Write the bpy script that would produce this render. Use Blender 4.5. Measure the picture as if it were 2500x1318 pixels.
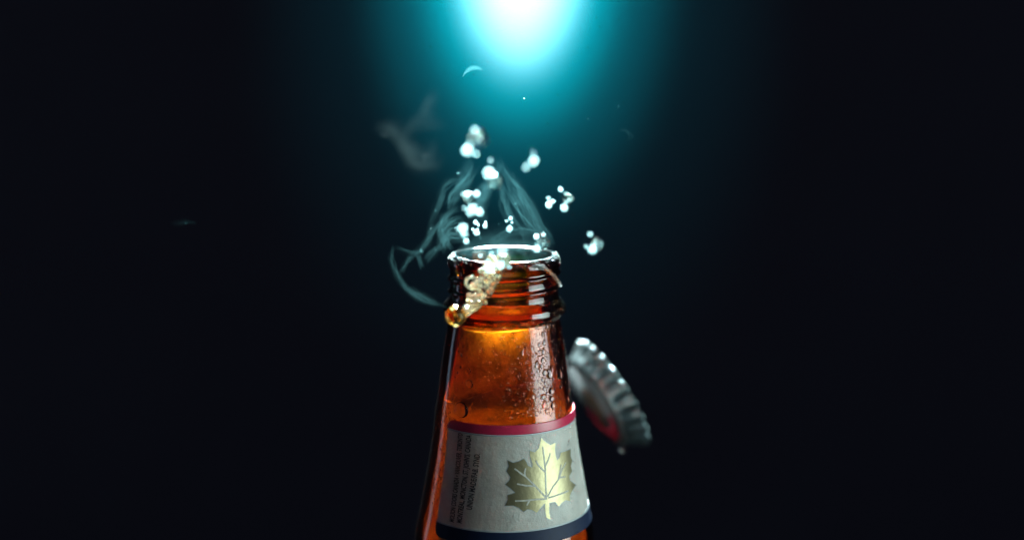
import bpy, bmesh, math, random
from mathutils import Vector, Matrix, geometry
import mathutils
R = math.radians
random.seed(7)
for o in list(bpy.data.objects): bpy.data.objects.remove(o)
scene = bpy.context.scene
COL = scene.collection
MM = 0.001

# ------------------------------------------------------------------ camera
PITCH = R(9.8)
FPX = 3530.0                       # focal length in pixels of the 2500 px wide photograph
CAM = Vector((1.8, -335.7, 54.1)) * MM
cam_d = bpy.data.cameras.new('camera'); cam = bpy.data.objects.new('camera', cam_d); COL.objects.link(cam)
cam.location = CAM
cam.rotation_euler = (R(90) - PITCH, 0, 0)
cam_d.sensor_width = 36.0; cam_d.lens = 36.0 * FPX / 2500.0
cam_d.clip_start = 0.01; cam_d.clip_end = 50
cam_d.dof.use_dof = True
FOCUS = 0.331
cam_d.dof.focus_distance = FOCUS
APERTURE = 0.0130
cam_d.dof.aperture_fstop = cam_d.lens * MM / APERTURE
scene.camera = cam

# ------------------------------------------------------------------ render settings
scene.render.engine = 'CYCLES'
cy = scene.cycles
cy.use_denoising = True
cy.max_bounces = 20; cy.transmission_bounces = 16; cy.transparent_max_bounces = 32
cy.glossy_bounces = 8; cy.diffuse_bounces = 6; cy.volume_bounces = 1
cy.sample_clamp_indirect = 12.0; cy.blur_glossy = 0.3
vs = scene.view_settings
vs.view_transform = 'Standard'; vs.look = 'None'; vs.exposure = 0.0; vs.gamma = 1.0; vs.use_curve_mapping = False

# ------------------------------------------------------------------ world and lamps
w = bpy.data.worlds.new('World'); scene.world = w; w.use_nodes = True
bgn = w.node_tree.nodes['Background']
bgn.inputs[0].default_value = (0.48, 0.50, 0.80, 1); bgn.inputs[1].default_value = 0.042

def aim(o, target):
    d = Vector(target) - o.location
    o.rotation_euler = d.to_track_quat('-Z', 'Y').to_euler()

def area(name, loc, target, sx, sy, power, color, spread=180):
    l = bpy.data.lights.new(name, 'AREA'); l.shape = 'RECTANGLE'
    l.size = sx * MM; l.size_y = sy * MM; l.energy = power; l.color = color; l.spread = R(spread)
    o = bpy.data.objects.new(name, l); COL.objects.link(o)
    o.location = Vector(loc) * MM; aim(o, Vector(target) * MM)
    return o

def spot(name, loc, target, angle, blend, power, color, radius=2, scale=(1, 1, 1)):
    l = bpy.data.lights.new(name, 'SPOT'); l.spot_size = R(angle); l.spot_blend = blend
    l.energy = power; l.color = color; l.shadow_soft_size = radius * MM
    o = bpy.data.objects.new(name, l); COL.objects.link(o)
    o.location = Vector(loc) * MM; aim(o, Vector(target) * MM); o.scale = scale
    return o

WALL_Y = 1500
# lamp pool on the backdrop: a narrow white core inside wider cyan gelled beams
GX = 12
LAMP = (GX, 800, 420); POOL = (GX, WALL_Y, 150)
spot('backdrop_core_lamp', LAMP, POOL, 23.6, 1.0, 350, (0.55, 0.97, 1.0), scale=(0.53, 1, 1))
spot('backdrop_cyan_lamp', LAMP, POOL, 33, 1.0, 115, (0.0, 0.9, 1.0), scale=(0.60, 1, 1))
spot('backdrop_blue_lamp', LAMP, POOL, 46, 1.0, 30, (0.0, 0.82, 1.0), scale=(0.66, 1, 1))
spot('backdrop_teal_lamp', LAMP, POOL, 66, 1.0, 3.6, (0.0, 0.72, 1.0), scale=(0.74, 1, 1))
# backlight above and behind the mouth, lights the spray, vapour and rim
area('back_lamp', (10, 190, 190), (-4, -22, 24), 60, 60, 4.0, (0.66, 0.97, 1.0), 28)
# softbox on the right
area('softbox', (305, -105, 0), (0, 0, -35), 230, 280, 0.40, (0.78, 1.0, 0.97), 70)
# thin strip on the left
area('strip_lamp', (-230, 110, -20), (0, 0, -30), 30, 220, 0.005, (0.6, 0.75, 1.0), 90)
# unseen kicker added high behind on the left to brighten the beer below the froth
area('added_beer_lamp', (-28, 170, 125), (-4, 0, -44), 40, 40, 1.4, (0.9, 1.0, 0.97), 14)

# ------------------------------------------------------------------ helpers
CR = Matrix.Rotation(R(90) - PITCH, 3, 'X')
def ray(px, py):
    return CR @ Vector(((px - 1250) / FPX, -(py - 659) / FPX, -1.0))
def at(px, py, depth_mm):
    return CAM + ray(px, py) * depth_mm * MM
def axis_plane(px, py, y=0.0):
    d = ray(px, py); t = (y * MM - CAM.y) / d.y
    return (CAM + d * t) / MM            # in mm

def mesh_obj(name, verts, faces, mat=None, parent=None, smooth=True, mm=True):
    me = bpy.data.meshes.new(name)
    me.from_pydata([tuple(Vector(v) * (MM if mm else 1)) for v in verts], [], faces)
    me.update()
    if smooth: me.polygons.foreach_set('use_smooth', [True] * len(me.polygons))
    o = bpy.data.objects.new(name, me); COL.objects.link(o)
    if mat: me.materials.append(mat)
    if parent: o.parent = parent
    return o
def bm_obj(name, bm, mat=None, parent=None, smooth=True):
    me = bpy.data.meshes.new(name); bm.to_mesh(me); bm.free()
    if smooth: me.polygons.foreach_set('use_smooth', [True] * len(me.polygons))
    o = bpy.data.objects.new(name, me); COL.objects.link(o)
    if mat: me.materials.append(mat)
    if parent: o.parent = parent
    return o
def tag(o, label, cat=None, group=None, kind=None):
    if label: o['label'] = label
    if cat: o['category'] = cat
    if group: o['group'] = group
    if kind: o['kind'] = kind
    return o

# ------------------------------------------------------------------ materials
def newmat(name):
    m = bpy.data.materials.new(name); m.use_nodes = True
    nt = m.node_tree; nt.nodes.clear()
    out = nt.nodes.new('ShaderNodeOutputMaterial')
    return m, nt, out
def N(nt, t, **kw):
    n = nt.nodes.new(t)
    for k, v in kw.items():
        if k in n.inputs: n.inputs[k].default_value = v
        else: setattr(n, k, v)
    return n
def L(nt, a, b): nt.links.new(a, b)
def noise(nt, scale, detail=3, rough=0.5, dist=0.0, coord='Object'):
    tc = nt.nodes.new('ShaderNodeTexCoord')
    n = N(nt, 'ShaderNodeTexNoise', Scale=scale, Detail=detail, Roughness=rough, Distortion=dist)
    L(nt, tc.outputs[coord], n.inputs['Vector'])
    return n
def ramp(nt, fac, stops):
    r = nt.nodes.new('ShaderNodeValToRGB')
    while len(r.color_ramp.elements) < len(stops): r.color_ramp.elements.new(0.5)
    for e, (p, c) in zip(r.color_ramp.elements, stops):
        e.position = p; e.color = (*c, 1) if len(c) == 3 else c
    L(nt, fac, r.inputs[0]); return r
def bump(nt, h, strength, dist):
    b = N(nt, 'ShaderNodeBump', Strength=strength, Distance=dist); L(nt, h, b.inputs['Height']); return b

def glass_mat(name, color, ior, rough=0.0, bump_scale=None, bump_dist=0.00002, bstr=0.3):
    m, nt, out = newmat(name)
    g = N(nt, 'ShaderNodeBsdfGlass', Color=(*color, 1), IOR=ior, Roughness=rough)
    if bump_scale:
        n = noise(nt, bump_scale, 3)
        L(nt, bump(nt, n.outputs[0], bstr, bump_dist).outputs[0], g.inputs['Normal'])
    L(nt, g.outputs[0], out.inputs[0]); return m
def amber_mat():
    m, nt, out = newmat('amber_glass')
    n = noise(nt, 260, 3); b = bump(nt, n.outputs[0], 0.35, 0.00003)
    rf = N(nt, 'ShaderNodeBsdfRefraction', Color=(1, 1, 1, 1), IOR=1.5, Roughness=0.02)
    gl = N(nt, 'ShaderNodeBsdfGlossy', Color=(1, 1, 1, 1), Roughness=0.07)
    fr = N(nt, 'ShaderNodeFresnel', IOR=1.5)
    for x in (rf, gl, fr): L(nt, b.outputs[0], x.inputs['Normal'])
    mx = N(nt, 'ShaderNodeMixShader'); L(nt, fr.outputs[0], mx.inputs[0]); L(nt, rf.outputs[0], mx.inputs[1]); L(nt, gl.outputs[0], mx.inputs[2])
    va = N(nt, 'ShaderNodeVolumeAbsorption', Color=(0.875, 0.59, 0.0, 1), Density=2000.0)
    L(nt, va.outputs[0], out.inputs['Volume'])
    L(nt, mx.outputs[0], out.inputs[0]); return m
M_AMBER = amber_mat()
M_WATER = glass_mat('water', (0.97, 0.98, 0.98), 1.33)

def beer_mat(name, c1, c2, transl=0.55):
    m, nt, out = newmat(name)
    n = noise(nt, 110, 5, 0.6, 0.8); n2 = noise(nt, 900, 3, 0.6)
    mix = N(nt, 'ShaderNodeMath', operation='MULTIPLY_ADD'); L(nt, n2.outputs[0], mix.inputs[0]); mix.inputs[1].default_value = 0.25
    L(nt, n.outputs[0], mix.inputs[2])
    r = ramp(nt, mix.outputs[0], [(0.38, c1), (0.85, c2)])
    d = N(nt, 'ShaderNodeBsdfDiffuse'); t = N(nt, 'ShaderNodeBsdfTranslucent')
    b = bump(nt, n2.outputs[0], 0.5, 0.0002)
    for s in (d, t): L(nt, r.outputs[0], s.inputs[0]); L(nt, b.outputs[0], s.inputs['Normal'])
    mx = N(nt, 'ShaderNodeMixShader', Fac=transl); L(nt, d.outputs[0], mx.inputs[1]); L(nt, t.outputs[0], mx.inputs[2])
    L(nt, mx.outputs[0], out.inputs[0]); return m
M_BEER = beer_mat('beer_amber', (0.55, 0.45, 0.16), (0.94, 0.87, 0.42))
M_FROTH = beer_mat('beer_froth', (0.13, 0.10, 0.035), (0.66, 0.56, 0.24))

def foam_mat(name, col, glassmix, tint):
    m, nt, out = newmat(name)
    d = N(nt, 'ShaderNodeBsdfDiffuse', Color=(*col, 1)); t = N(nt, 'ShaderNodeBsdfTranslucent', Color=(*col, 1))
    mx = N(nt, 'ShaderNodeMixShader', Fac=0.6); L(nt, d.outputs[0], mx.inputs[1]); L(nt, t.outputs[0], mx.inputs[2])
    g = N(nt, 'ShaderNodeBsdfGlass', Color=(*tint, 1), IOR=1.34, Roughness=0.04)
    m2 = N(nt, 'ShaderNodeMixShader', Fac=glassmix); L(nt, mx.outputs[0], m2.inputs[1]); L(nt, g.outputs[0], m2.inputs[2])
    L(nt, m2.outputs[0], out.inputs[0]); return m
M_SPRAY = foam_mat('spray_glint_white', (0.8, 0.97, 0.98), 0.12, (1, 1, 1))  # white body colour stands in for lamp glints in clear drops
M_SPLASH = foam_mat('splash_foam', (0.11, 0.095, 0.075), 0.94, (1.0, 0.93, 0.80))
M_RIMFOAM = foam_mat('rim_foam', (0.6, 0.64, 0.63), 0.88, (0.95, 0.97, 0.97))

def principled(name, col, rough, metal=0.0, nscale=None, amount=0.15, bdist=0.00005, bstr=0.4, spec=0.5):
    m, nt, out = newmat(name)
    p = N(nt, 'ShaderNodeBsdfPrincipled', Roughness=rough, Metallic=metal)
    p.inputs['Specular IOR Level'].default_value = spec
    p.inputs['Base Color'].default_value = (*col, 1)
    if nscale:
        n = noise(nt, nscale, 5, 0.65)
        lo = tuple(c * (1 - amount) for c in col); hi = tuple(min(1, c * (1 + amount)) for c in col)
        r = ramp(nt, n.outputs[0], [(0.3, lo), (0.7, hi)])
        L(nt, r.outputs[0], p.inputs['Base Color'])
        L(nt, bump(nt, n.outputs[0], bstr, bdist).outputs[0], p.inputs['Normal'])
    L(nt, p.outputs[0], out.inputs[0]); return m
def paper_mat(name, col, transl, tcol):
    m, nt, out = newmat(name)
    n = noise(nt, 900, 6, 0.7); n1 = noise(nt, 220, 4, 0.6)
    r = ramp(nt, n1.outputs[0], [(0.3, tuple(c * 0.68 for c in col)), (0.7, col)])
    p = N(nt, 'ShaderNodeBsdfPrincipled', Roughness=0.38)
    L(nt, r.outputs[0], p.inputs['Base Color'])
    L(nt, bump(nt, n.outputs[0], 0.8, 0.0003).outputs[0], p.inputs['Normal'])
    t = N(nt, 'ShaderNodeBsdfTranslucent', Color=(*tcol, 1))
    mx = N(nt, 'ShaderNodeMixShader', Fac=transl); L(nt, p.outputs[0], mx.inputs[1]); L(nt, t.outputs[0], mx.inputs[2])
    L(nt, mx.outputs[0], out.inputs[0]); return m
M_PAPER = paper_mat('label_paper', (0.58, 0.60, 0.57), 0.42, (0.8, 0.7, 0.6))
M_RED = principled('label_red', (0.34, 0.012, 0.045), 0.35, 0, 1500, 0.12)
M_NAVY = principled('label_navy', (0.003, 0.009, 0.03), 0.6, 0, 900, 0.15, spec=0.2)
M_SILVER = principled('label_silver_line', (0.30, 0.34, 0.36), 0.4)
M_GOLD = principled('gold_foil', (0.235, 0.21, 0.125), 0.42, 0.97, 700, 0.12, 0.00012, 0.5)
M_INK = principled('label_ink', (0.03, 0.03, 0.035), 0.6)
M_STEEL = principled('cap_steel', (0.10, 0.14, 0.15), 0.32, 0.9, 500, 0.12)
M_CAPTOP = principled('cap_top_shade', (0.022, 0.028, 0.03), 0.7, spec=0.05)  # cap top, prints too: shade of the unlit face put into the colour
M_CAPGREY = principled('cap_grey_print', (0.035, 0.042, 0.045), 0.7, 0.0, spec=0.05)
M_CAPRED = principled('cap_red_print', (0.09, 0.004, 0.010), 0.7, 0.0, spec=0.05)
M_CAPBROWN = principled('cap_brown_print', (0.03, 0.02, 0.013), 0.65, 0.0, spec=0.15)
M_BACK = principled('backdrop_paper', (0.17, 0.18, 0.20), 0.9, 0, 3, 0.06, 0.0005, 0.1, spec=0.1)
M_TABLE = principled('table_black', (0.02, 0.02, 0.024), 0.45, 0, 60, 0.2)

# ------------------------------------------------------------------ setting
X, Z0, Z1 = 2200, -1200, 1400
verts = []; faces = []
prof = [(-2000, -232.0 - 700), (WALL_Y - 300, -232.0 - 700)]
for i in range(9):
    a = i / 8 * math.pi / 2
    prof.append((WALL_Y - 300 + 300 * math.sin(a), -932.0 + 300 - 300 * math.cos(a)))
prof.append((WALL_Y, Z1))
for x in (-X, X):
    for y, z in prof: verts.append((x, y, z))
n = len(prof)
for i in range(n - 1): faces.append((i, i + 1, n + i + 1, n + i))
tag(mesh_obj('backdrop', verts, faces, M_BACK), 'dark plain backdrop lit by a cyan pool of light', kind='structure')

bm = bmesh.new()
bmesh.ops.create_cube(bm, size=1, matrix=Matrix.Translation(Vector((0, 0.02, -0.2445))) @ Matrix.Diagonal((0.9, 0.5, 0.024, 1)))
bmesh.ops.bevel(bm, geom=bm.edges[:], offset=0.002, segments=2, affect='EDGES')
tag(bm_obj('table', bm, M_TABLE, smooth=False), 'dark table top under the bottle', kind='structure')

# ------------------------------------------------------------------ bottle profile
AX = 1231
sil = [(765, 1380), (775, 1373), (790, 1369), (830, 1377), (900, 1387), (960, 1394), (1000, 1401), (1040, 1405), (1100, 1413), (1200, 1431), (1240, 1438), (1290, 1449)]
NECK = []
for y, x in sil:
    p = axis_plane(x, y); NECK.append((p.z, p.x))
BODY = NECK[3:] + [(-78, 22.2), (-90, 25.6), (-102, 28.6), (-114, 30.3), (-126, 30.8), (-222, 30.8), (-229, 29.5), (-232, 26.5)]
def smooth_r(tab, z):
    # Catmull style interpolation on descending z
    if z >= tab[0][0]: return tab[0][1]
    for i in range(len(tab) - 1):
        z0, r0 = tab[i]; z1, r1 = tab[i + 1]
        if z1 <= z <= z0:
            za, ra = tab[max(i - 1, 0)]; zb, rb = tab[min(i + 2, len(tab) - 1)]
            h = z1 - z0
            m0 = (r1 - ra) / (z1 - za) if z1 != za else 0
            m1 = (rb - r0) / (zb - z0) if zb != z0 else 0
            t = (z - z0) / h
            return ((2*t**3 - 3*t*t + 1) * r0 + (t**3 - 2*t*t + t) * h * m0 + (-2*t**3 + 3*t*t) * r1 + (t**3 - t*t) * h * m1)
    return tab[-1][1]
RING_Z = axis_plane(1383, 748).z       # middle of the transfer bead
RING_R = axis_plane(1383, 748).x
FIN_R = 12.95                          # finish radius between lip and bead
NECK_TOP = NECK[3][0]
def r_out(z, th=0.0):
    """outer radius of the bottle at height z (mm), th = angle from the camera side"""
    if z > NECK_TOP:
        base = FIN_R + 0.9 * max(0.0, min(1.0, (z - NECK_TOP) / -1e9))
        base = 12.75 + (NECK[3][1] - 12.75) * max(0.0, min(1.0, (-12.5 - z) / (-12.5 - NECK_TOP)))
        # lip
        r = base + 0.55 * math.exp(-((z + 1.9) / 1.3) ** 2)
        # transfer bead
        r += (RING_R - 12.95) * math.exp(-(abs((z - RING_Z) / 1.75)) ** 3)
        # twist-off thread: three helical ridges
        if -10.6 < z < -3.2:
            env = min(1, (-3.2 - z) / 0.9, (z + 10.6) / 0.9)
            ph = (z - 3.2 * th / (2 * math.pi) * 1.0) / 3.2
            f = (ph % 1.0) - 0.5
            r += 0.62 * env * math.exp(-(f / 0.17) ** 2)
        if z > -0.9:
            t = (z + 0.9) / 0.9
            r -= 0.95 * (1 - math.sqrt(max(0, 1 - t * t)))
        return r
    return smooth_r(BODY, z)
def r_in(z):
    if z > -12: return 10.9 - 0.25 * math.sin((z + 12) / 12 * math.pi)
    if z > NECK_TOP: 
        t = (-12 - z) / (-12 - NECK_TOP)
        return 10.9 + (r_out(NECK_TOP) - 2.5 - 10.9) * t
    return r_out(z) - 2.5 + 0.9 * max(0.0, min(1.0, (-27 - z) / 7.0))
def pol(r, th, z):   # th = 0 faces the camera, + towards the right
    return Vector((r * math.sin(th), -r * math.cos(th), z))

def surf_hit(px, py, off=0.0):
    """pixel -> (theta, z) on the bottle's outer surface"""
    d = ray(px, py); d.normalize(); t = 270.0; o = CAM / MM
    for _ in range(4000):
        p = o + d * t
        if math.hypot(p.x, p.y) <= r_out(p.z, math.atan2(p.x, -p.y)) + off: break
        t += 0.025
        if t > 345: return None
    return math.atan2(p.x, -p.y), p.z

bottle = bpy.data.objects.new('beer_bottle', None); COL.objects.link(bottle)
bottle.location = (0, 0, -232 * MM); bottle.empty_display_size = 0.02
tag(bottle, 'amber glass beer bottle, wet with drops, open mouth, white neck label with gold maple leaf', 'bottle')
INV = Matrix.Translation((0, 0, 232 * MM))
def under(o, parent=bottle):
    o.parent = parent
    o.matrix_parent_inverse = INV
    return o

SEG = 200
zs_out = []
z = 0.0
while z > -16: zs_out.append(z); z -= 0.16
while z > -75: zs_out.append(z); z -= 0.8
while z > -232: zs_out.append(z); z -= 3.0
zs_out.append(-232.0)
zs_in = [0.0, -0.1, -0.25, -0.45, -0.7, -1.0, -1.5] + [-2.0 - i for i in range(13)] + [-16 - 2 * i for i in range(30)] + [-76 - 4 * i for i in range(37)] + [-226]
verts = []; faces = []
rows = []
def lip_in(z):
    r = r_in(z)
    if z > -0.9:
        t = (z + 0.9) / 0.9; r += 0.85 * (1 - math.sqrt(max(0, 1 - t * t)))
    return r
for z in reversed(zs_out): rows.append([pol(r_out(z, (i / SEG * 2 - 1) * math.pi), (i / SEG * 2 - 1) * math.pi, z) for i in range(SEG)])
for z in zs_in: rows.append([pol(lip_in(z), (i / SEG * 2 - 1) * math.pi, z) for i in range(SEG)])
for r in rows: verts += r
for j in range(len(rows) - 1):
    for i in range(SEG):
        a = j * SEG + i; b = j * SEG + (i + 1) % SEG
        faces.append((a, b, b + SEG, a + SEG))
c0 = len(verts); verts.append((0, 0, -229)); c1 = len(verts); verts.append((0, 0, -223))
last = (len(rows) - 1) * SEG
for i in range(SEG):
    faces.append((c0, (i + 1) % SEG, i)); faces.append((c1, last + i, last + (i + 1) % SEG))
def fix_normals(o):
    bm = bmesh.new(); bm.from_mesh(o.data); bmesh.ops.recalc_face_normals(bm, faces=bm.faces[:]); bm.to_mesh(o.data); bm.free()
glass = under(mesh_obj('glass', verts, faces, M_AMBER)); fix_normals(glass)

# ------------------------------------------------------------------ beer inside (two bodies: liquid and the froth film climbing above it)
def wave(th):
    return -30.5 + 2.0 * math.sin(th + 0.5) + 0.9 * math.sin(2 * th + 1.0) - 1.7 * math.exp(-((th + 1.0) / 0.5) ** 2)
def core(name, top, bottom, gap, mat, nz=60, jitter=0.0, parent=None, cap_top=True, cap_bottom=True):
    verts = []; faces = []; S = 120
    rows = []
    for k in range(5 if cap_top else 0):                      # top surface out to the rim
        f = (k + 0.5) / 5
        rows.append([pol((r_in(top(th)) - gap) * f * 0.97, th, top(th) - 0.9 * (1 - f ** 4)) for th in [(i / S * 2 - 1) * math.pi for i in range(S)]])
    for k in range(nz + 1):
        row = []
        for i in range(S):
            th = (i / S * 2 - 1) * math.pi
            z = top(th) + (bottom - top(th)) * (k / nz) ** 1.6
            rr = r_in(z) - gap
            if jitter: rr -= jitter * max(0, mathutils.noise.noise(Vector((th * 3, z * 0.25, 3.1))) + 0.2)
            row.append(pol(rr, th, z))
        rows.append(row)
    for r in rows: verts += r
    for j in range(len(rows) - 1):
        for i in range(S):
            a = j * S + i; b = j * S + (i + 1) % S
            faces.append((a, a + S, b + S, b))
    if cap_top: faces.append(tuple(range(S)))
    l0 = (len(rows) - 1) * S
    if cap_bottom: faces.append(tuple(reversed(range(l0, l0 + S))))
    return mesh_obj(name, verts, faces, mat, parent)
beer = core('beer', wave, -222, 0.12, M_BEER, cap_top=False)
tag(beer, 'amber beer filling the bottle neck, glowing orange through the glass', 'beer')
froth = core('froth_film', lambda th: -16.6 + 0.4 * math.sin(th * 2), -34, 0.55, M_FROTH, 30, 1.0, beer, cap_bottom=False)

# ------------------------------------------------------------------ neck label
Z_RED0 = axis_plane(1402, 992).z; Z_RED1 = axis_plane(1404, 1013).z
Z_WHITE1 = axis_plane(1437, 1228).z; Z_NAVY1 = axis_plane(1442, 1258).z
TH0, TH1 = R(-51), R(106)
def wrap_patch(name, z0, z1, off, mat, parent, th0=TH0, th1=TH1, corner=0.0, corner_top=True, nz=24, nt=160):
    verts = []; faces = []
    for j in range(nz + 1):
        z = z0 + (z1 - z0) * j / nz
        a = th0
        if corner:
            dd = (z0 - z) if corner_top else (z - z1)
            if dd < corner: a = th0 + (corner - math.sqrt(max(0, corner ** 2 - (corner - dd) ** 2))) / r_out(z)
        for i in range(nt + 1):
            th = a + (th1 - a) * i / nt
            verts.append(pol(r_out(z) + off, th, z))
    for j in range(nz):
        for i in range(nt):
            a = j * (nt + 1) + i
            faces.append((a, a + nt + 1, a + nt + 2, a + 1))
    o = mesh_obj(name, verts, faces, mat)
    s = o.modifiers.new('thickness', 'SOLIDIFY'); s.thickness = 0.00006; s.offset = 1
    return under(o, parent)
label = wrap_patch('neck_label', Z_RED0 - 0.0, Z_WHITE1 - 0.5, 0.05, M_PAPER, bottle, corner=2.0, nz=60)
# the navy corner of the paper is rounded as well through the stripe
tag(label, 'white textured neck label with gold maple leaf, red top stripe and navy bottom stripe')
label.matrix_parent_inverse = INV
def sub(o):
    o.parent = label; o.matrix_parent_inverse = Matrix.Identity(4); return o
red = sub(wrap_patch('red_stripe', Z_RED0 + 0.05, Z_RED1, 0.15, M_RED, bottle, corner=2.0, nz=12)); red.matrix_parent_inverse = Matrix.Identity(4)
sil_line = sub(wrap_patch('silver_line', Z_RED1 - 0.02, Z_RED1 - 0.36, 0.14, M_SILVER, bottle, nz=3))
sil_line2 = sub(wrap_patch('silver_line', Z_WHITE1 + 0.3, Z_WHITE1 + 0.02, 0.14, M_SILVER, bottle, nz=3))
navy = sub(wrap_patch('navy_stripe', Z_WHITE1, Z_NAVY1 - 0.05, 0.15, M_NAVY, bottle, corner=2.2, corner_top=False, nz=20))

# flat print mapped from (theta, z) coordinates onto the label
def to_uv(zx, zy):
    h = surf_hit(1000 + zx / 3.9, 980 + zy / 3.9, 0.1)
    return h
RREF = 17.5
def print_poly(name, polys, off, mat, thick=0.00004):
    """polys: list of [(u, z)...] with u = theta * RREF"""
    bm = bmesh.new()
    for poly in polys:
        vs_ = [bm.verts.new((u, z, 0)) for u, z in poly]
        tris = geometry.tessellate_polygon([[Vector((u, z, 0)) for u, z in poly]])
        for t in tris:
            try: bm.faces.new([vs_[i] for i in t])
            except ValueError: pass
    us = [v.co.x for v in bm.verts]; zz = [v.co.y for v in bm.verts]
    k = math.floor(min(us) / 0.7)
    while k * 0.7 < max(us):
        bmesh.ops.bisect_plane(bm, geom=bm.verts[:] + bm.edges[:] + bm.faces[:], plane_co=(k * 0.7, 0, 0), plane_no=(1, 0, 0)); k += 1
    k = math.floor(min(zz) / 1.2)
    while k * 1.2 < max(zz):
        bmesh.ops.bisect_plane(bm, geom=bm.verts[:] + bm.edges[:] + bm.faces[:], plane_co=(0, k * 1.2, 0), plane_no=(0, 1, 0)); k += 1
    bmesh.ops.recalc_face_normals(bm, faces=bm.faces[:])
    for v in bm.verts:
        u, z = v.co.x, v.co.y
        v.co = pol(r_out(z) + off, u / RREF, z) * MM
    bmesh.ops.recalc_face_normals(bm, faces=bm.faces[:])
    for f in bm.faces:
        if f.normal.dot(Vector((f.calc_center_median().x, f.calc_center_median().y, 0))) < 0: f.normal_flip()
    return sub(bm_obj(name, bm, mat))
leaf_px = [(1252,340),(1268,362),(1300,388),(1338,412),(1362,398),(1388,388),(1382,440),(1386,500),(1402,556),(1424,532),(1436,482),(1485,468),(1531,448),(1530,520),(1546,560),(1531,610),(1544,660),(1517,705),(1524,748),(1578,790),(1545,845),(1522,900),(1528,945),(1482,936),(1442,962),(1420,996),(1382,948),(1326,960),(1327,1050),(1342,1120),(1318,1112),(1300,1098),(1291,1050),(1286,962),(1252,1000),(1210,1056),(1160,1026),(1120,1020),(1085,1046),(1040,1008),(990,986),(908,988),(935,932),(932,886),(1006,864),(962,822),(912,786),(950,748),(961,716),(924,660),(945,610),(932,556),(985,580),(1040,566),(1088,540),(1110,570),(1125,606),(1166,626),(1170,590),(1141,510),(1143,464),(1190,480),(1228,442),(1242,390)]
def uv_list(pts):
    out = []
    for x, y in pts:
        h = to_uv(x, y)
        if h: out.append((h[0] * RREF, h[1]))
    return out
leaf_uv = uv_list(leaf_px)
def grow(poly, d):
    out = []; n_ = len(poly)
    area_ = sum(poly[i][0] * poly[(i + 1) % n_][1] - poly[(i + 1) % n_][0] * poly[i][1] for i in range(n_))
    sg = 1 if area_ > 0 else -1
    for i in range(n_):
        a = Vector(poly[i - 1]); b = Vector(poly[i]); c = Vector(poly[(i + 1) % n_])
        e1 = (b - a).normalized(); e2 = (c - b).normalized()
        n1 = Vector((e1.y, -e1.x)) * sg; n2 = Vector((e2.y, -e2.x)) * sg
        m = n1 + n2; m = m / max(0.35, m.length ** 2 / 2)
        out.append(tuple(b + m * d))
    return out
outline = print_poly('leaf_outline', [grow(leaf_uv, 0.13)], 0.165, M_SILVER)
leaf = print_poly('maple_leaf', [leaf_uv], 0.20, M_GOLD)
# thin dark keyline peeping out around the foil
cu = sum(u for u, _ in leaf_uv) / len(leaf_uv); cz = sum(z_ for _, z_ in leaf_uv) / len(leaf_uv)
vein_px = [[(1300,920),(1293,760),(1290,640),(1276,520),(1265,430)], [(1288,668),(1225,605),(1200,560)], [(1290,610),(1320,545),(1336,490)],
    [(1300,915),(1190,795),(1100,708),(1000,636)], [(1100,708),(1094,670),(1102,634)], [(1188,800),(1110,797),(1024,780)],
    [(1300,922),(1210,926),(1130,936),(1008,942)], [(1140,936),(1116,982)],
    [(1312,900),(1360,810),(1412,740),(1450,640),(1482,580)], [(1425,720),(1476,712)], [(1413,738),(1440,600)], [(1322,912),(1420,880),(1505,846)]]
polys = []
for line in vein_px:
    uv = uv_list(line)
    for i in range(len(uv) - 1):
        a = Vector(uv[i]); b = Vector(uv[i + 1]); d = (b - a).normalized(); nrm = Vector((-d.y, d.x))
        wd = 0.19
        a2 = a - d * 0.08; b2 = b + d * 0.08
        polys.append([tuple(a2 + nrm * wd), tuple(a2 - nrm * wd), tuple(b2 - nrm * wd * 0.85), tuple(b2 + nrm * wd * 0.85)])
veins = print_poly('leaf_veins', polys, 0.245, M_PAPER)

# lettering, three lines reading upwards
lines = [('MOLSON COORS CANADA \u2022 VANCOUVER, TORONTO', (402, 1142), (485, 298), 62), ('MONTREAL, MONCTON, ST. JOHN\u2019S, CANADA', (472, 1152), (565, 315), 62), ('UNION MADE/FAB. SYND.', (566, 1025), (645, 490), 62)]
for txt, p0, p1, hpx in lines:
    cu_ = bpy.data.curves.new('lettering', 'FONT'); cu_.body = txt; cu_.size = 1.0; cu_.resolution_u = 2; cu_.offset = 0.028
    cu_.shear = 0.12
    to = bpy.data.objects.new('lettering_curve', cu_); COL.objects.link(to)
    dg = bpy.context.evaluated_depsgraph_get()
    me = bpy.data.meshes.new_from_object(to.evaluated_get(dg))
    bpy.data.objects.remove(to)
    xs = [v.co.x for v in me.vertices]; ys = [v.co.y for v in me.vertices]
    x0, x1, y0, y1 = min(xs), max(xs), min(ys), max(ys)
    h0 = to_uv(*p0); h1 = to_uv(*p1)
    H = 1.42
    for v in me.vertices:
        t = (v.co.x - x0) / (x1 - x0); s = (v.co.y - 0.36) / 0.72
        th = h0[0] + (h1[0] - h0[0]) * t; zz_ = h0[1] + (h1[1] - h0[1]) * t
        th -= s * H / r_out(zz_)
        v.co = pol(r_out(zz_) + 0.20, th, zz_) * MM
    me.materials.clear(); me.materials.append(M_INK)
    o = bpy.data.objects.new('lettering', me); COL.objects.link(o)
    sub(o)

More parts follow.
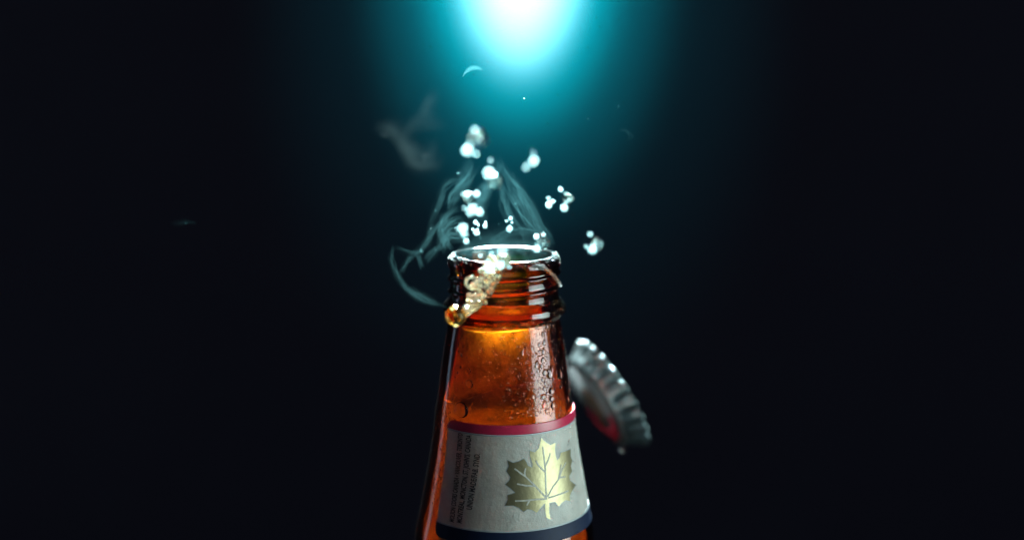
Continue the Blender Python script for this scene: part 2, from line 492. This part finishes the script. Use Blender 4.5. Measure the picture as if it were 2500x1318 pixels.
# ------------------------------------------------------------------ condensation
def drop_mesh(name, elong, seed):
    rnd = random.Random(seed)
    bm = bmesh.new(); bmesh.ops.create_icosphere(bm, subdivisions=2, radius=1)
    for v in bm.verts:
        c = v.co
        c.x *= 1 + 0.12 * math.sin(3 * c.y + seed)
        if c.y > 0: c.y *= elong; c.x *= 1 - 0.35 * min(1, max(0, c.y / elong)) * (elong > 1.2)
        c.z *= 1.0 if c.z > 0 else 0.25
        c += Vector((rnd.uniform(-.05, .05), rnd.uniform(-.05, .05), 0))
    me = bpy.data.meshes.new(name); bm.to_mesh(me); bm.free()
    me.polygons.foreach_set('use_smooth', [True] * len(me.polygons)); me.materials.append(M_WATER); return me
DROPS = [drop_mesh('water_drop', e, i) for i, e in enumerate((1.0, 1.15, 1.5, 2.0, 2.6))]
def drop_matrix(th, z, r, tilt, off=0.0):
    n_ = Vector((math.sin(th), -math.cos(th), 0)); up = Vector((0, 0, 1)); t_ = up.cross(n_)
    m = Matrix((( -t_.x, up.x, n_.x), (-t_.y, up.y, n_.y), (-t_.z, up.z, n_.z)))
    m = m.transposed().transposed()
    if m.determinant() < 0: m = Matrix(((t_.x, up.x, n_.x), (t_.y, up.y, n_.y), (t_.z, up.z, n_.z)))
    m = m @ Matrix.Rotation(tilt, 3, 'Z')
    p = pol(r_out(z, th) + off, th, z) * MM
    return Matrix.Translation(p) @ m.to_4x4() @ Matrix.Diagonal((r * MM * 1.2, r * MM * 1.2, r * MM * 1.2, 1))
placed = []
rnd = random.Random(21)
def free(px, py, r):
    for (a, b, q) in placed:
        if (a - px) ** 2 + (b - py) ** 2 < ((q + r) * 10.5 * 0.95) ** 2: return False
    return True
big = [(1328,838,.42,3),(1325,816,.4,2),(1317,842,.38,2),(1327,860,.5,3),(1318,858,.4,1),(1310,868,.45,2),(1326,880,.55,2),(1282,863,.62,4),(1312,893,.6,3),(1330,910,.6,2),(1342,915,.75,4),(1365,918,.62,4),(1345,955,.62,2),(1327,968,.62,0),(1346,973,.6,1),(1349,990,.55,3),(1330,990,.6,3),(1335,1003,.5,0),(1368,945,.3,3),(1329,948,.4,2),(1305,968,.5,2),(1268,918,.35,3),(1297,935,.3,1),(1310,1000,.35,1),(1290,1005,.3,1),(1385,977,.42,3),(1372,900,.3,3),(1353,877,.3,2),(1334,797,.3,2),(1326,790,.36,1),(1313,800,.35,2),(1312,795,.3,1),(1348,796,.3,2),(1330,815,.35,3),(1300,850,.35,2),(1315,905,.4,2),(1323,893,.4,1),(1338,905,.35,2),(1350,925,.3,2),(1300,920,.3,1),(1281,960,.28,1),(1325,927,.45,2),(1331,935,.38,1),(1318,948,.3,1),(1336,960,.35,1)]
def add_drop(px, py, r, kind, off=0.0):
    h = surf_hit(px, py, off)
    if not h: return
    o = bpy.data.objects.new('water_drop', DROPS[kind]); COL.objects.link(o)
    o.matrix_world = drop_matrix(h[0], h[1], r, math.pi + rnd.uniform(-.25, .25) if False else rnd.uniform(-.25, .25), off)
    mw = o.matrix_world.copy()
    o.parent = bottle; o.matrix_parent_inverse = INV
    placed.append((px, py, r))
for px, py, r, k in big: add_drop(px, py, r, k)
n_extra = 0
while n_extra < 60:                        # scattered drops over the rest of the neck
    px, py, r = rnd.uniform(1110, 1300), rnd.uniform(800, 1022), 0.14 + 0.26 * rnd.random() ** 2
    n_extra += 1
    if free(px, py, r): add_drop(px, py, r, rnd.choice((0, 1, 1, 2)))
# fine droplets, one part
small_v = []; small_f = []
sb = bmesh.new(); bmesh.ops.create_icosphere(sb, subdivisions=1, radius=1)
SV = [v.co.copy() for v in sb.verts]; SF = [[v.index for v in f.verts] for f in sb.faces]; sb.free()
def add_small(px, py, r, off=0.0):
    h = surf_hit(px, py, off)
    if not h: return
    m = drop_matrix(h[0], h[1], r, rnd.uniform(-.4, .4), off)
    k = len(small_v); e = rnd.uniform(1, 1.8)
    for c in SV: small_v.append(m @ Vector((c.x, c.y * (e if c.y > 0 else 1), c.z * 0.55)))
    small_f.extend([[k + i for i in f] for f in SF])
tries = 0; cnt = 0
while cnt < 900 and tries < 9000:
    tries += 1
    py = rnd.uniform(782, 1015)
    cxp = 1322 + (py - 800) * 0.06
    px = rnd.gauss(cxp, 34 if rnd.random() < 0.7 else 75)
    if px > 1396 or px < 1110: continue
    r = 0.07 + 0.2 * rnd.random() ** 3
    if free(px, py, r * 0.8): add_small(px, py, r); placed.append((px, py, r)); cnt += 1
for i in range(260):                       # left side and the ring
    py = rnd.uniform(800, 1030); px = rnd.gauss(1150, 45)
    if 1085 < px < 1230: add_small(px, py, 0.05 + 0.1 * rnd.random() ** 2)
for i in range(320):
    add_small(rnd.uniform(1048, 1112), rnd.uniform(962, 1230), 0.06 + 0.22 * rnd.random() ** 2)
for i in range(90):
    add_small(rnd.uniform(1352, 1383), rnd.uniform(690, 790), rnd.uniform(0.06, 0.2))
for i in range(170):                       # beads on the label's right edge and lower rim
    py = rnd.uniform(1010, 1300); px = rnd.gauss(1395 + (py - 1010) * 0.13, 14)
    add_small(px, py, rnd.uniform(0.06, 0.2), 0.2)
cond = mesh_obj('condensation', small_v, small_f, M_WATER, mm=False)
under(cond); tag(cond, 'fine beads of condensation on the glass and label', kind='stuff')

# ------------------------------------------------------------------ bottle cap flying off behind the neck
def make_cap():
    c = bpy.data.objects.new('bottle_cap', None); COL.objects.link(c); c.empty_display_size = 0.01
    tag(c, 'silver crimped crown cap with red print, tumbling in the air behind the bottle neck', 'bottle cap')
    S = 252; T = 21
    prof = [(0, 0.25), (6, 0.2), (10.5, 0.1), (12.4, -0.15), (13.3, -0.7), (13.8, -1.4), (14.1, -2.2), (14.4, -3.0), (14.8, -3.9), (15.3, -4.8), (15.9, -5.6), (16.1, -6.0)]
    inner = [(15.8, -6.0), (15.5, -5.5), (14.9, -4.8), (14.4, -3.9), (14.0, -3.0), (13.7, -2.2), (13.4, -1.4), (12.9, -0.95), (12.1, -0.5), (6, -0.3), (0, -0.25)]
    verts = []; faces = []
    allp = prof + inner
    for r, z in allp:
        for i in range(S):
            a = i / S * 2 * math.pi
            f = max(0, min(1, (-z - 1.2) / 3.5)) if r > 12.6 else 0
            rr = r + 0.8 * f * (abs(math.cos(a * T / 2)) * 2 - 1.25)
            verts.append((rr * math.cos(a), rr * math.sin(a), z))
    for j in range(len(allp) - 1):
        for i in range(S):
            a = j * S + i; b = j * S + (i + 1) % S
            faces.append((a, b, b + S, a + S) if True else None)
    o = mesh_obj('skirt', verts, [f for f in faces if 4 * S <= f[0] < 19 * S], M_STEEL, c)
    mesh_obj('shaded_top', verts, [f for f in faces if f[0] < 4 * S], M_CAPTOP, c)
    mesh_obj('liner', verts, [f for f in faces if f[0] >= 19 * S], M_CAPTOP, c)
    def disc(name, r0, r1, a0, a1, z, mat):
        v = []; f = []; n_ = 48
        for i in range(n_ + 1):
            a = a0 + (a1 - a0) * i / n_
            v.append((r0 * math.cos(a), r0 * math.sin(a), z)); v.append((r1 * math.cos(a), r1 * math.sin(a), z - 0.14 * (r1 > 11)))
        for i in range(n_): f.append((2 * i, 2 * i + 1, 2 * i + 3, 2 * i + 2))
        q = mesh_obj(name, v, f, mat, c); m = q.modifiers.new('thickness', 'SOLIDIFY'); m.thickness = 0.00004; return q
    disc('grey_print', 0.0, 12.0, 0, 2 * math.pi, 0.30, M_CAPGREY)
    disc('red_print', 7.6, 11.3, R(-75), R(75), 0.36, M_CAPRED)
    disc('brown_print', 0.6, 5.6, 0, 2 * math.pi, 0.36, M_CAPBROWN)
    return c
cap = make_cap()
right = CR @ Vector((1, 0, 0)); up = CR @ Vector((0, 1, 0)); back = CR @ Vector((0, 0, 1))
tilt = R(77)
A = (right * -0.844 + up * -0.536) * math.sin(tilt) + back * math.cos(tilt)
A.normalize()
xa = (up * -1 - A * (up * -1).dot(A)).normalized(); ya = A.cross(xa)
cap.matrix_world = Matrix.Translation(at(1452, 988, 386)) @ Matrix((xa, ya, A)).transposed().to_4x4()
# drop clinging below the cap
def sphere_mesh(name, mat, sub=2, seed=1, amp=0.12):
    bm = bmesh.new(); bmesh.ops.create_icosphere(bm, subdivisions=sub, radius=1)
    for v in bm.verts: v.co *= 1 + amp * mathutils.noise.noise(v.co * 1.3 + Vector((seed * 7.1, 0, 0)))
    me = bpy.data.meshes.new(name); bm.to_mesh(me); bm.free()
    me.polygons.foreach_set('use_smooth', [True] * len(me.polygons)); me.materials.append(mat); return me

# ------------------------------------------------------------------ spray in the air above the mouth
SPRAY = [sphere_mesh('spray_drop', M_SPRAY, 2, i, 0.25) for i in range(4)]
groups = {
 'above the vapour': [(1159,318,28,.9),(1140,369,32,1.3),(1162,376,24,.7),(1147,350,26,.6)],
 'at the vapour tip': [(1198,392,20,.5),(1193,423,30,1.3),(1203,453,20,.7),(1206,437,18,.5)],
 'apart on the cap side of the vapour tip': [(1300,372,22,.35),(1303,394,28,1.2),(1284,409,26,.8)],
 'in the middle of the vapour': [(1130,474,16,.4),(1142,476,18,.6),(1163,474,20,.95),(1148,517,28,1.1),(1170,518,22,1.1),(1155,508,24,1.0),(1133,508,16,.35)],
 'just above the rim in thick vapour': [(1130,557,26,1.2),(1133,572,20,1.1),(1120,560,20,.4),(1138,590,17,.8),(1161,543,11,.9),(1163,568,14,1.0),(1154,560,8,.4),(1168,550,8,.4),(1166,560,7,.4),(1184,552,12,.9),(1185,543,8,.4)],
 'over the middle of the rim': [(1247,533,10,.7),(1244,559,16,1.0),(1236,540,8,.35),(1250,543,8,.35)],
 'in a loose ring beyond the vapour': [(1369,463,13,.9),(1339,484,12,.6),(1350,492,13,.6),(1340,500,16,1.1),(1377,508,19,1.1),(1382,473,14,.35),(1390,488,14,.4),(1382,495,12,.4)],
 'at the rim edge on the cap side': [(1309,578,14,1.0),(1327,573,13,.7),(1310,608,19,1.1),(1322,590,26,.4)],
 'farthest out on the cap side': [(1441,572,17,.65),(1446,610,22,1.2),(1430,602,12,.45),(1466,595,18,.3),(1455,590,16,.2)],
 'in front of the bottle mouth': [(1173,625,14,.5),(1200,618,14,.4),(1226,615,28,1.0),(1195,655,26,1.2),(1222,648,25,1.0),(1215,664,10,1.0),(1243,653,14,.3),(1190,640,18,.6)],
}
k = 0
for gname, lst in groups.items():
    for px, py, dpx, b in lst:
        own = 0.13 + 0.31 * b * b                                   # radius in mm
        own = min(own, dpx * 0.042)
        blur = max(1.0, dpx - own * 10)
        depth = 1000.0 / (1000.0 / (FOCUS * 1000) + blur / (APERTURE * FPX))
        o = bpy.data.objects.new('spray_drop', SPRAY[k % 4]); COL.objects.link(o)
        st = 0.75 + 0.6 * ((k * 0.618) % 1)
        o.location = at(px, py, depth); o.scale = (own * MM / math.sqrt(st), own * MM / math.sqrt(st), own * MM * st); o.rotation_euler = (k, k * 2.1, 0)
        size = 'big brilliant white' if b >= 1 else ('middling pale' if b >= 0.5 else 'small faint')
        tag(o, size + ' beer drop flung up ' + gname, 'drop', size + ' drops of spray ' + gname); k += 1
o = bpy.data.objects.new('spray_drop', SPRAY[0].copy()); COL.objects.link(o)
o.data.materials[0] = M_WATER
o.location = at(1520, 1098, 371); o.scale = (0.7 * MM,) * 3
tag(o, 'single dim drop hanging under the lower edge of the flying cap', 'drop')

M_BLOB = glass_mat('blob_liquid', (0.9, 0.95, 0.92), 1.33, 0.0)
BLOBS = [sphere_mesh('liquid_blob', M_BLOB, 4, 20 + i, 0.75) for i in range(3)]
for i, (px, py, r, depth, where) in enumerate(((1168, 338, 1.5, 285, 'among the highest drops'), (1203, 440, 1.5, 295, 'at the tip of the vapour'), (1386, 486, 1.2, 312, 'inside the loose ring of drops'),
        (1324, 590, 1.6, 318, 'over the rim on the cap side'), (1456, 592, 1.3, 308, 'among the drops farthest out'), (1232, 634, 1.6, 312, 'in front of the bottle mouth'), (1146, 486, 1.4, 305, 'between the drops in the vapour'))):
    o = bpy.data.objects.new('liquid_blob', BLOBS[i % 3]); COL.objects.link(o)
    o.location = at(px, py, depth); o.scale = (r * MM, r * MM * 0.7, r * MM * 0.9); o.rotation_euler = (i * 1.3, i * 0.7, i)
    tag(o, 'clear ragged blob of liquid ' + where, 'drop', 'ragged blobs of liquid in the spray')

# ------------------------------------------------------------------ foam splash running over the lip on the front left
def blob_mesh(name, balls, mat, voxel, parent=None):
    v = []; f = []
    for c, r in balls:
        k0 = len(v)
        for q in BV: v.append(c + q * r * MM)
        f.extend([[k0 + i for i in ff] for ff in BF])
    o = mesh_obj(name, v, f, mat, parent, mm=False)
    m = o.modifiers.new('fuse', 'REMESH'); m.mode = 'VOXEL'; m.voxel_size = voxel * MM; m.use_smooth_shade = True
    s = o.modifiers.new('smooth', 'SMOOTH'); s.factor = 0.5; s.iterations = 2
    return o
sb = bmesh.new(); bmesh.ops.create_icosphere(sb, subdivisions=2, radius=1)
BV = [v.co.copy() for v in sb.verts]; BF = [[v.index for v in f.verts] for f in sb.faces]; sb.free()
rnd = random.Random(5)
path = [(1226, 622, 16), (1205, 645, 20), (1192, 672, 26), (1180, 700, 28), (1168, 725, 24), (1160, 745, 17), (1143, 755, 9), (1128, 764, 8)]
balls = []
for i in range(len(path) - 1):
    (x0, y0, w0), (x1, y1, w1) = path[i], path[i + 1]
    for j in range(26):
        t = rnd.random(); w_ = w0 + (w1 - w0) * t
        px = x0 + (x1 - x0) * t + rnd.uniform(-1, 1) * w_; py = y0 + (y1 - y0) * t + rnd.uniform(-6, 6)
        balls.append((at(px, py, 316 + rnd.uniform(-2.5, 2.5)), rnd.uniform(0.22, 0.75)))
for cx, cy_, rr in ((1200, 680, 17), (1196, 672, 22), (1152, 690, 14)):     # curling chains of bubbles
    for i in range(16):
        a = i / 16 * 5.4
        balls.append((at(cx + rr * math.cos(a), cy_ + rr * math.sin(a), 315 + 1.5 * math.sin(a)), rnd.uniform(0.25, 0.42)))
splash = blob_mesh('beer_splash', balls, M_SPLASH, 0.16)
tag(splash, 'frothy amber splash of beer pouring over the front of the lip', 'splash')
# the round drop at its end with a hollow bubble
balls = [(at(1112, 770, 313), 2.35)]
bm = bmesh.new(); bmesh.ops.create_icosphere(bm, subdivisions=4, radius=1)
for v in bm.verts: v.co *= 1 + 0.08 * mathutils.noise.noise(v.co * 1.1)
o = bm_obj('beer_drop', bm, glass_mat('beer_drop_liquid', (1.0, 0.80, 0.48), 1.34))
o.location = at(1113, 770, 313); o.scale = (2.3 * MM,) * 3
tag(o, 'big round golden beer drop at the lower end of the splash', 'drop')
for (dx, dy, dz, r) in ((0.1, -0.62, 0.35, 0.36), (0.45, -0.6, -0.2, 0.26), (-0.45, -0.5, -0.45, 0.22), (0.6, 0.1, 0.3, 0.2), (-0.3, -0.3, 0.65, 0.15)):
    b = bpy.data.objects.new('bubble', SPRAY[1] if r < 0.18 else o.data); COL.objects.link(b); b.parent = o
    b.location = (dx, dy, dz); b.scale = (r,) * 3
# bubbles stuck to the glass on the left
balls = []
BUB = sphere_mesh('bubble', M_WATER, 3, 3, 0.05)
for px, py, r in ((1122, 661, 1.15), (1117, 643, .55), (1146, 937, .9), (1127, 1000, 1.6), (1143, 905, .7)):
    h = surf_hit(px, py)
    q = bpy.data.objects.new('water_drop', BUB); COL.objects.link(q)
    q.matrix_world = drop_matrix(h[0], h[1], r, 0) @ Matrix.Diagonal((1, 1, 0.5, 1))
    q.parent = bottle; q.matrix_parent_inverse = INV
# foam left on the lip
v = []; f = []
for i in range(170):
    px = None
    u = rnd.random()
    th = rnd.choice((rnd.gauss(R(35), R(30)), rnd.gauss(R(-60), R(22)), rnd.uniform(R(-110), R(110))))
    z_ = -abs(rnd.gauss(0.25, 0.75)); rr = r_out(z_, th) + 0.02
    if rnd.random() < 0.35: rr = rnd.uniform(11.4, 12.4); z_ = 0.02
    c = pol(rr, th, z_) * MM; r = rnd.uniform(0.05, 0.18)
    k0 = len(v)
    for q in BV: v.append(c + q * r * MM)
    f.extend([[k0 + i_ for i_ in ff] for ff in BF])
for i in range(150):                                 # drip at the right under the lip
    t = i / 150
    px = 1300 + 68 * t ** 0.8 + rnd.uniform(-3, 3); py = 651 + 48 * t ** 2.2 + rnd.uniform(-4, 4)
    h = surf_hit(px, py)
    if not h: continue
    c = pol(r_out(h[1], h[0]) + 0.05, h[0], h[1]) * MM; r = rnd.uniform(0.12, 0.34)
    k0 = len(v)
    for q in BV: v.append(c + q * r * MM)
    f.extend([[k0 + i_ for i_ in ff] for ff in BF])
lipfoam = mesh_obj('lip_foam', v, f, M_RIMFOAM, mm=False)
tag(lipfoam, 'thin white foam clinging to the wet lip of the bottle', 'foam', kind='stuff')

# ------------------------------------------------------------------ vapour wisps: thin curled sheets of scattering air
def smoke_mat(name, dens, col=(0.36, 0.88, 0.92)):  # col tints the white vapour with the cyan of the light
    m, nt, out = newmat(name)
    s = N(nt, 'ShaderNodeVolumePrincipled', Density=dens); s.inputs['Color'].default_value = (*col, 1); s.inputs['Anisotropy'].default_value = 0.3
    L(nt, s.outputs[0], out.inputs['Volume']); return m
def spline(pts, n_):
    out = []
    for i in range(n_):
        t = i / (n_ - 1) * (len(pts) - 1); k_ = min(int(t), len(pts) - 2); f_ = t - k_
        p0 = pts[max(k_ - 1, 0)]; p1 = pts[k_]; p2 = pts[k_ + 1]; p3 = pts[min(k_ + 2, len(pts) - 1)]
        out.append(0.5 * ((2 * p1) + (p2 - p0) * f_ + (2 * p0 - 5 * p1 + 4 * p2 - p3) * f_ ** 2 + (3 * p1 - p0 - 3 * p2 + p3) * f_ ** 3))
    return out
def fix_normals(o):
    bm = bmesh.new(); bm.from_mesh(o.data); bmesh.ops.recalc_face_normals(bm, faces=bm.faces[:]); bm.to_mesh(o.data); bm.free()
def ribbon(V, F, pts, width, thick, ang, n_=64, tw=0.9, wob=1.3):
    c = spline(pts, n_); m = 10; base = len(V)
    sd = Vector((rnd.uniform(0, 90), rnd.uniform(0, 90), 0))
    c = [p + (mathutils.noise.noise_vector(p * 130 + sd * 0.02) * 0.8 + mathutils.noise.noise_vector(p * 420 + sd) * 0.28) * wob * MM for p in c]
    for i, p in enumerate(c):
        t = (c[min(i + 1, n_ - 1)] - c[max(i - 1, 0)]).normalized()
        a = (back.cross(t)).normalized(); b = t.cross(a).normalized()
        u = i / (n_ - 1); tp = max(0.02, math.sin(math.pi * min(1, max(0, u))) ** 0.7)
        an = ang + tw * math.sin(u * 4 + ang * 3)
        wd = (a * math.cos(an) + b * math.sin(an)); th_ = t.cross(wd)
        for q in range(m):
            s = q / m * 2 * math.pi
            V.append(p + (wd * math.cos(s) * width * 0.5 + th_ * (abs(math.sin(s)) ** 2 * math.copysign(1, math.sin(s))) * thick * 0.5) * tp * MM)
    for i in range(n_ - 1):
        for q in range(m):
            x = base + i * m + q; y = base + i * m + (q + 1) % m
            F.append((x, y, y + m, x + m))
    F.append(tuple(base + q for q in range(m))[::-1]); F.append(tuple(base + (n_ - 1) * m + q for q in range(m)))
rnd = random.Random(11)
def wisps(name, label, strands, mat, depth, copies, jit=5, cat='vapour', filaments=0):
    V = []; F = []
    for pl, wd, tk in strands:
        for c_ in range(copies):
            dz = depth + rnd.uniform(-6, 6)
            ox, oy = rnd.uniform(-jit, jit), rnd.uniform(-jit, jit)
            pts = [at(x + ox + rnd.uniform(-jit, jit) * .5, y + oy + rnd.uniform(-jit, jit) * .5, dz + rnd.uniform(-2, 2)) for x, y in pl]
            ribbon(V, F, pts, wd * rnd.uniform(.3, 1.2), tk * rnd.uniform(.5, 1.0), rnd.uniform(0, math.pi))
        for c_ in range(filaments):          # sheets seen edge-on read as fine bright threads
            ox, oy = rnd.uniform(-jit, jit), rnd.uniform(-jit, jit); dz = depth + rnd.uniform(-6, 6)
            pts = [at(x + ox + rnd.uniform(-1, 1), y + oy + rnd.uniform(-1, 1), dz + rnd.uniform(-1, 1)) for x, y in pl]
            ribbon(V, F, pts, rnd.uniform(3, 6), rnd.uniform(.22, .42), math.pi / 2 + rnd.uniform(-.08, .08), tw=0.05)
    o = mesh_obj(name, V, F, mat, mm=False)
    fix_normals(o)
    return tag(o, label, cat, kind='stuff')
M_SM1 = smoke_mat('vapour_dense', 0.78); M_SM2 = smoke_mat('vapour_thin', 0.4); M_SM3 = smoke_mat('vapour_soft', 0.18, (0.75, 0.9, 0.88))
plume = [
 ([(1346,606),(1332,572),(1302,522),(1280,490),(1252,452),(1230,420),(1208,384)], 3.2, .5),
 ([(1338,604),(1312,562),(1290,540),(1266,502),(1246,470),(1238,440)], 3.0, .5),
 ([(1290,604),(1276,570),(1252,540),(1232,500),(1226,465),(1212,430)], 3.0, .5),
 ([(1190,606),(1230,580),(1285,566),(1330,576),(1345,600)], 2.6, .5),
 ([(1265,470),(1290,500),(1316,548),(1334,590)], 3.5, .5),
 ([(1160,400),(1150,430),(1132,460),(1108,482),(1100,510)], 5, .7),
 ([(1216,400),(1196,440),(1176,470),(1160,500),(1180,540)], 6, .8),
 ([(1095,615),(1076,578),(1078,546),(1095,526),(1122,512)], 2.6, .5),
 ([(1100,612),(1088,585),(1090,555),(1110,540),(1140,532)], 3.0, .5),
 ([(1240,420),(1262,450),(1276,484),(1262,490),(1250,470)], 2.4, .4),
 ([(1112,626),(1170,616),(1240,613),(1300,616),(1348,626)], 12, 0.9),
 ([(1150,600),(1130,580),(1100,575),(1085,590),(1092,610)], 3.0, .5),
]
wisps('vapour_plume', 'pale cone of vapour rising out of the open bottle mouth', plume, M_SM1, 342, 7, 10, filaments=4)
curl = [
 ([(1086,746),(1045,738),(1003,716),(976,686),(959,650),(955,622),(963,600)], 2.2, .45),
 ([(1070,740),(1035,728),(1008,714),(990,700)], 3.0, .5),
 ([(963,602),(985,612),(1010,618),(1024,612),(1050,576),(1062,556),(1100,516),(1125,502)], 1.5, .5),
 ([(1020,616),(1026,632),(1032,654)], 1.0, .4), ([(1020,612),(994,636),(978,668)], 1.0, .4),
 ([(1045,562),(1060,522),(1076,490),(1086,462),(1110,440),(1132,446)], 3.2, .5),
 ([(1030,610),(1046,590),(1052,560),(1062,545)], 3.2, .5), ([(1040,640),(1062,612),(1085,600)], 3, .4),
]
wisps('vapour_curl', 'faint curl of vapour tinted with teal light looping down beside the bottle lip', curl, M_SM2, 345, 5, 3, filaments=5)
puff = [([(918,320),(950,310),(972,326),(1000,368),(1030,396),(1062,402),(1088,398)], 3, 1.4),
 ([(985,340),(1000,308),(1045,292),(1075,300)], 2.4, 1.2), ([(1030,292),(1036,268),(1046,244),(1062,220)], 2.6, 1.2),
 ([(1040,400),(1052,380),(1060,350)], 2.5, 1.2), ([(975,335),(1000,364),(1030,392)], 3, 1.6)]
wisps('vapour_puff', 'detached smoky puff of vapour drifting high beside the spray', puff, M_SM3, 280, 7, 11)
wisps('vapour_shred', 'tiny faint shred of vapour floating alone beyond the spray', [([(1518,322),(1532,318),(1544,330),(1536,344)], 0.9, .7)], M_SM2, 320, 2, 3)
wisps('vapour_thread', 'short faint thread of vapour alone in the dark', [([(412,540),(430,548),(450,538),(472,544)], 1.8, .8)], M_SM2, 320, 2, 3)
V = []; F = []
ribbon(V, F, [at(x, y, 331) for x, y in ((1129, 189), (1138, 176), (1152, 167), (1168, 167), (1179, 173))], 1.3, .5, 0.6, wob=0)
o = mesh_obj('beer_shred', V, F, M_SM1, mm=False)
o.data.materials[0] = smoke_mat('shred', 14); tag(o, 'thin crescent shred of spray hanging under the cyan glow', 'drop')
for px, py, r in ((1280, 241, .13), (1510, 260, .05), (1436, 290, .05), (38, 122, .05), (1052, 558, .07), (360, 922, .05), (356, 1038, .05)):
    o = bpy.data.objects.new('dust_speck', SPRAY[2]); COL.objects.link(o); o.location = at(px, py, 331); o.scale = (r * MM,) * 3
    tag(o, 'tiny pale speck floating in the dark air', 'speck', 'specks floating in the air')
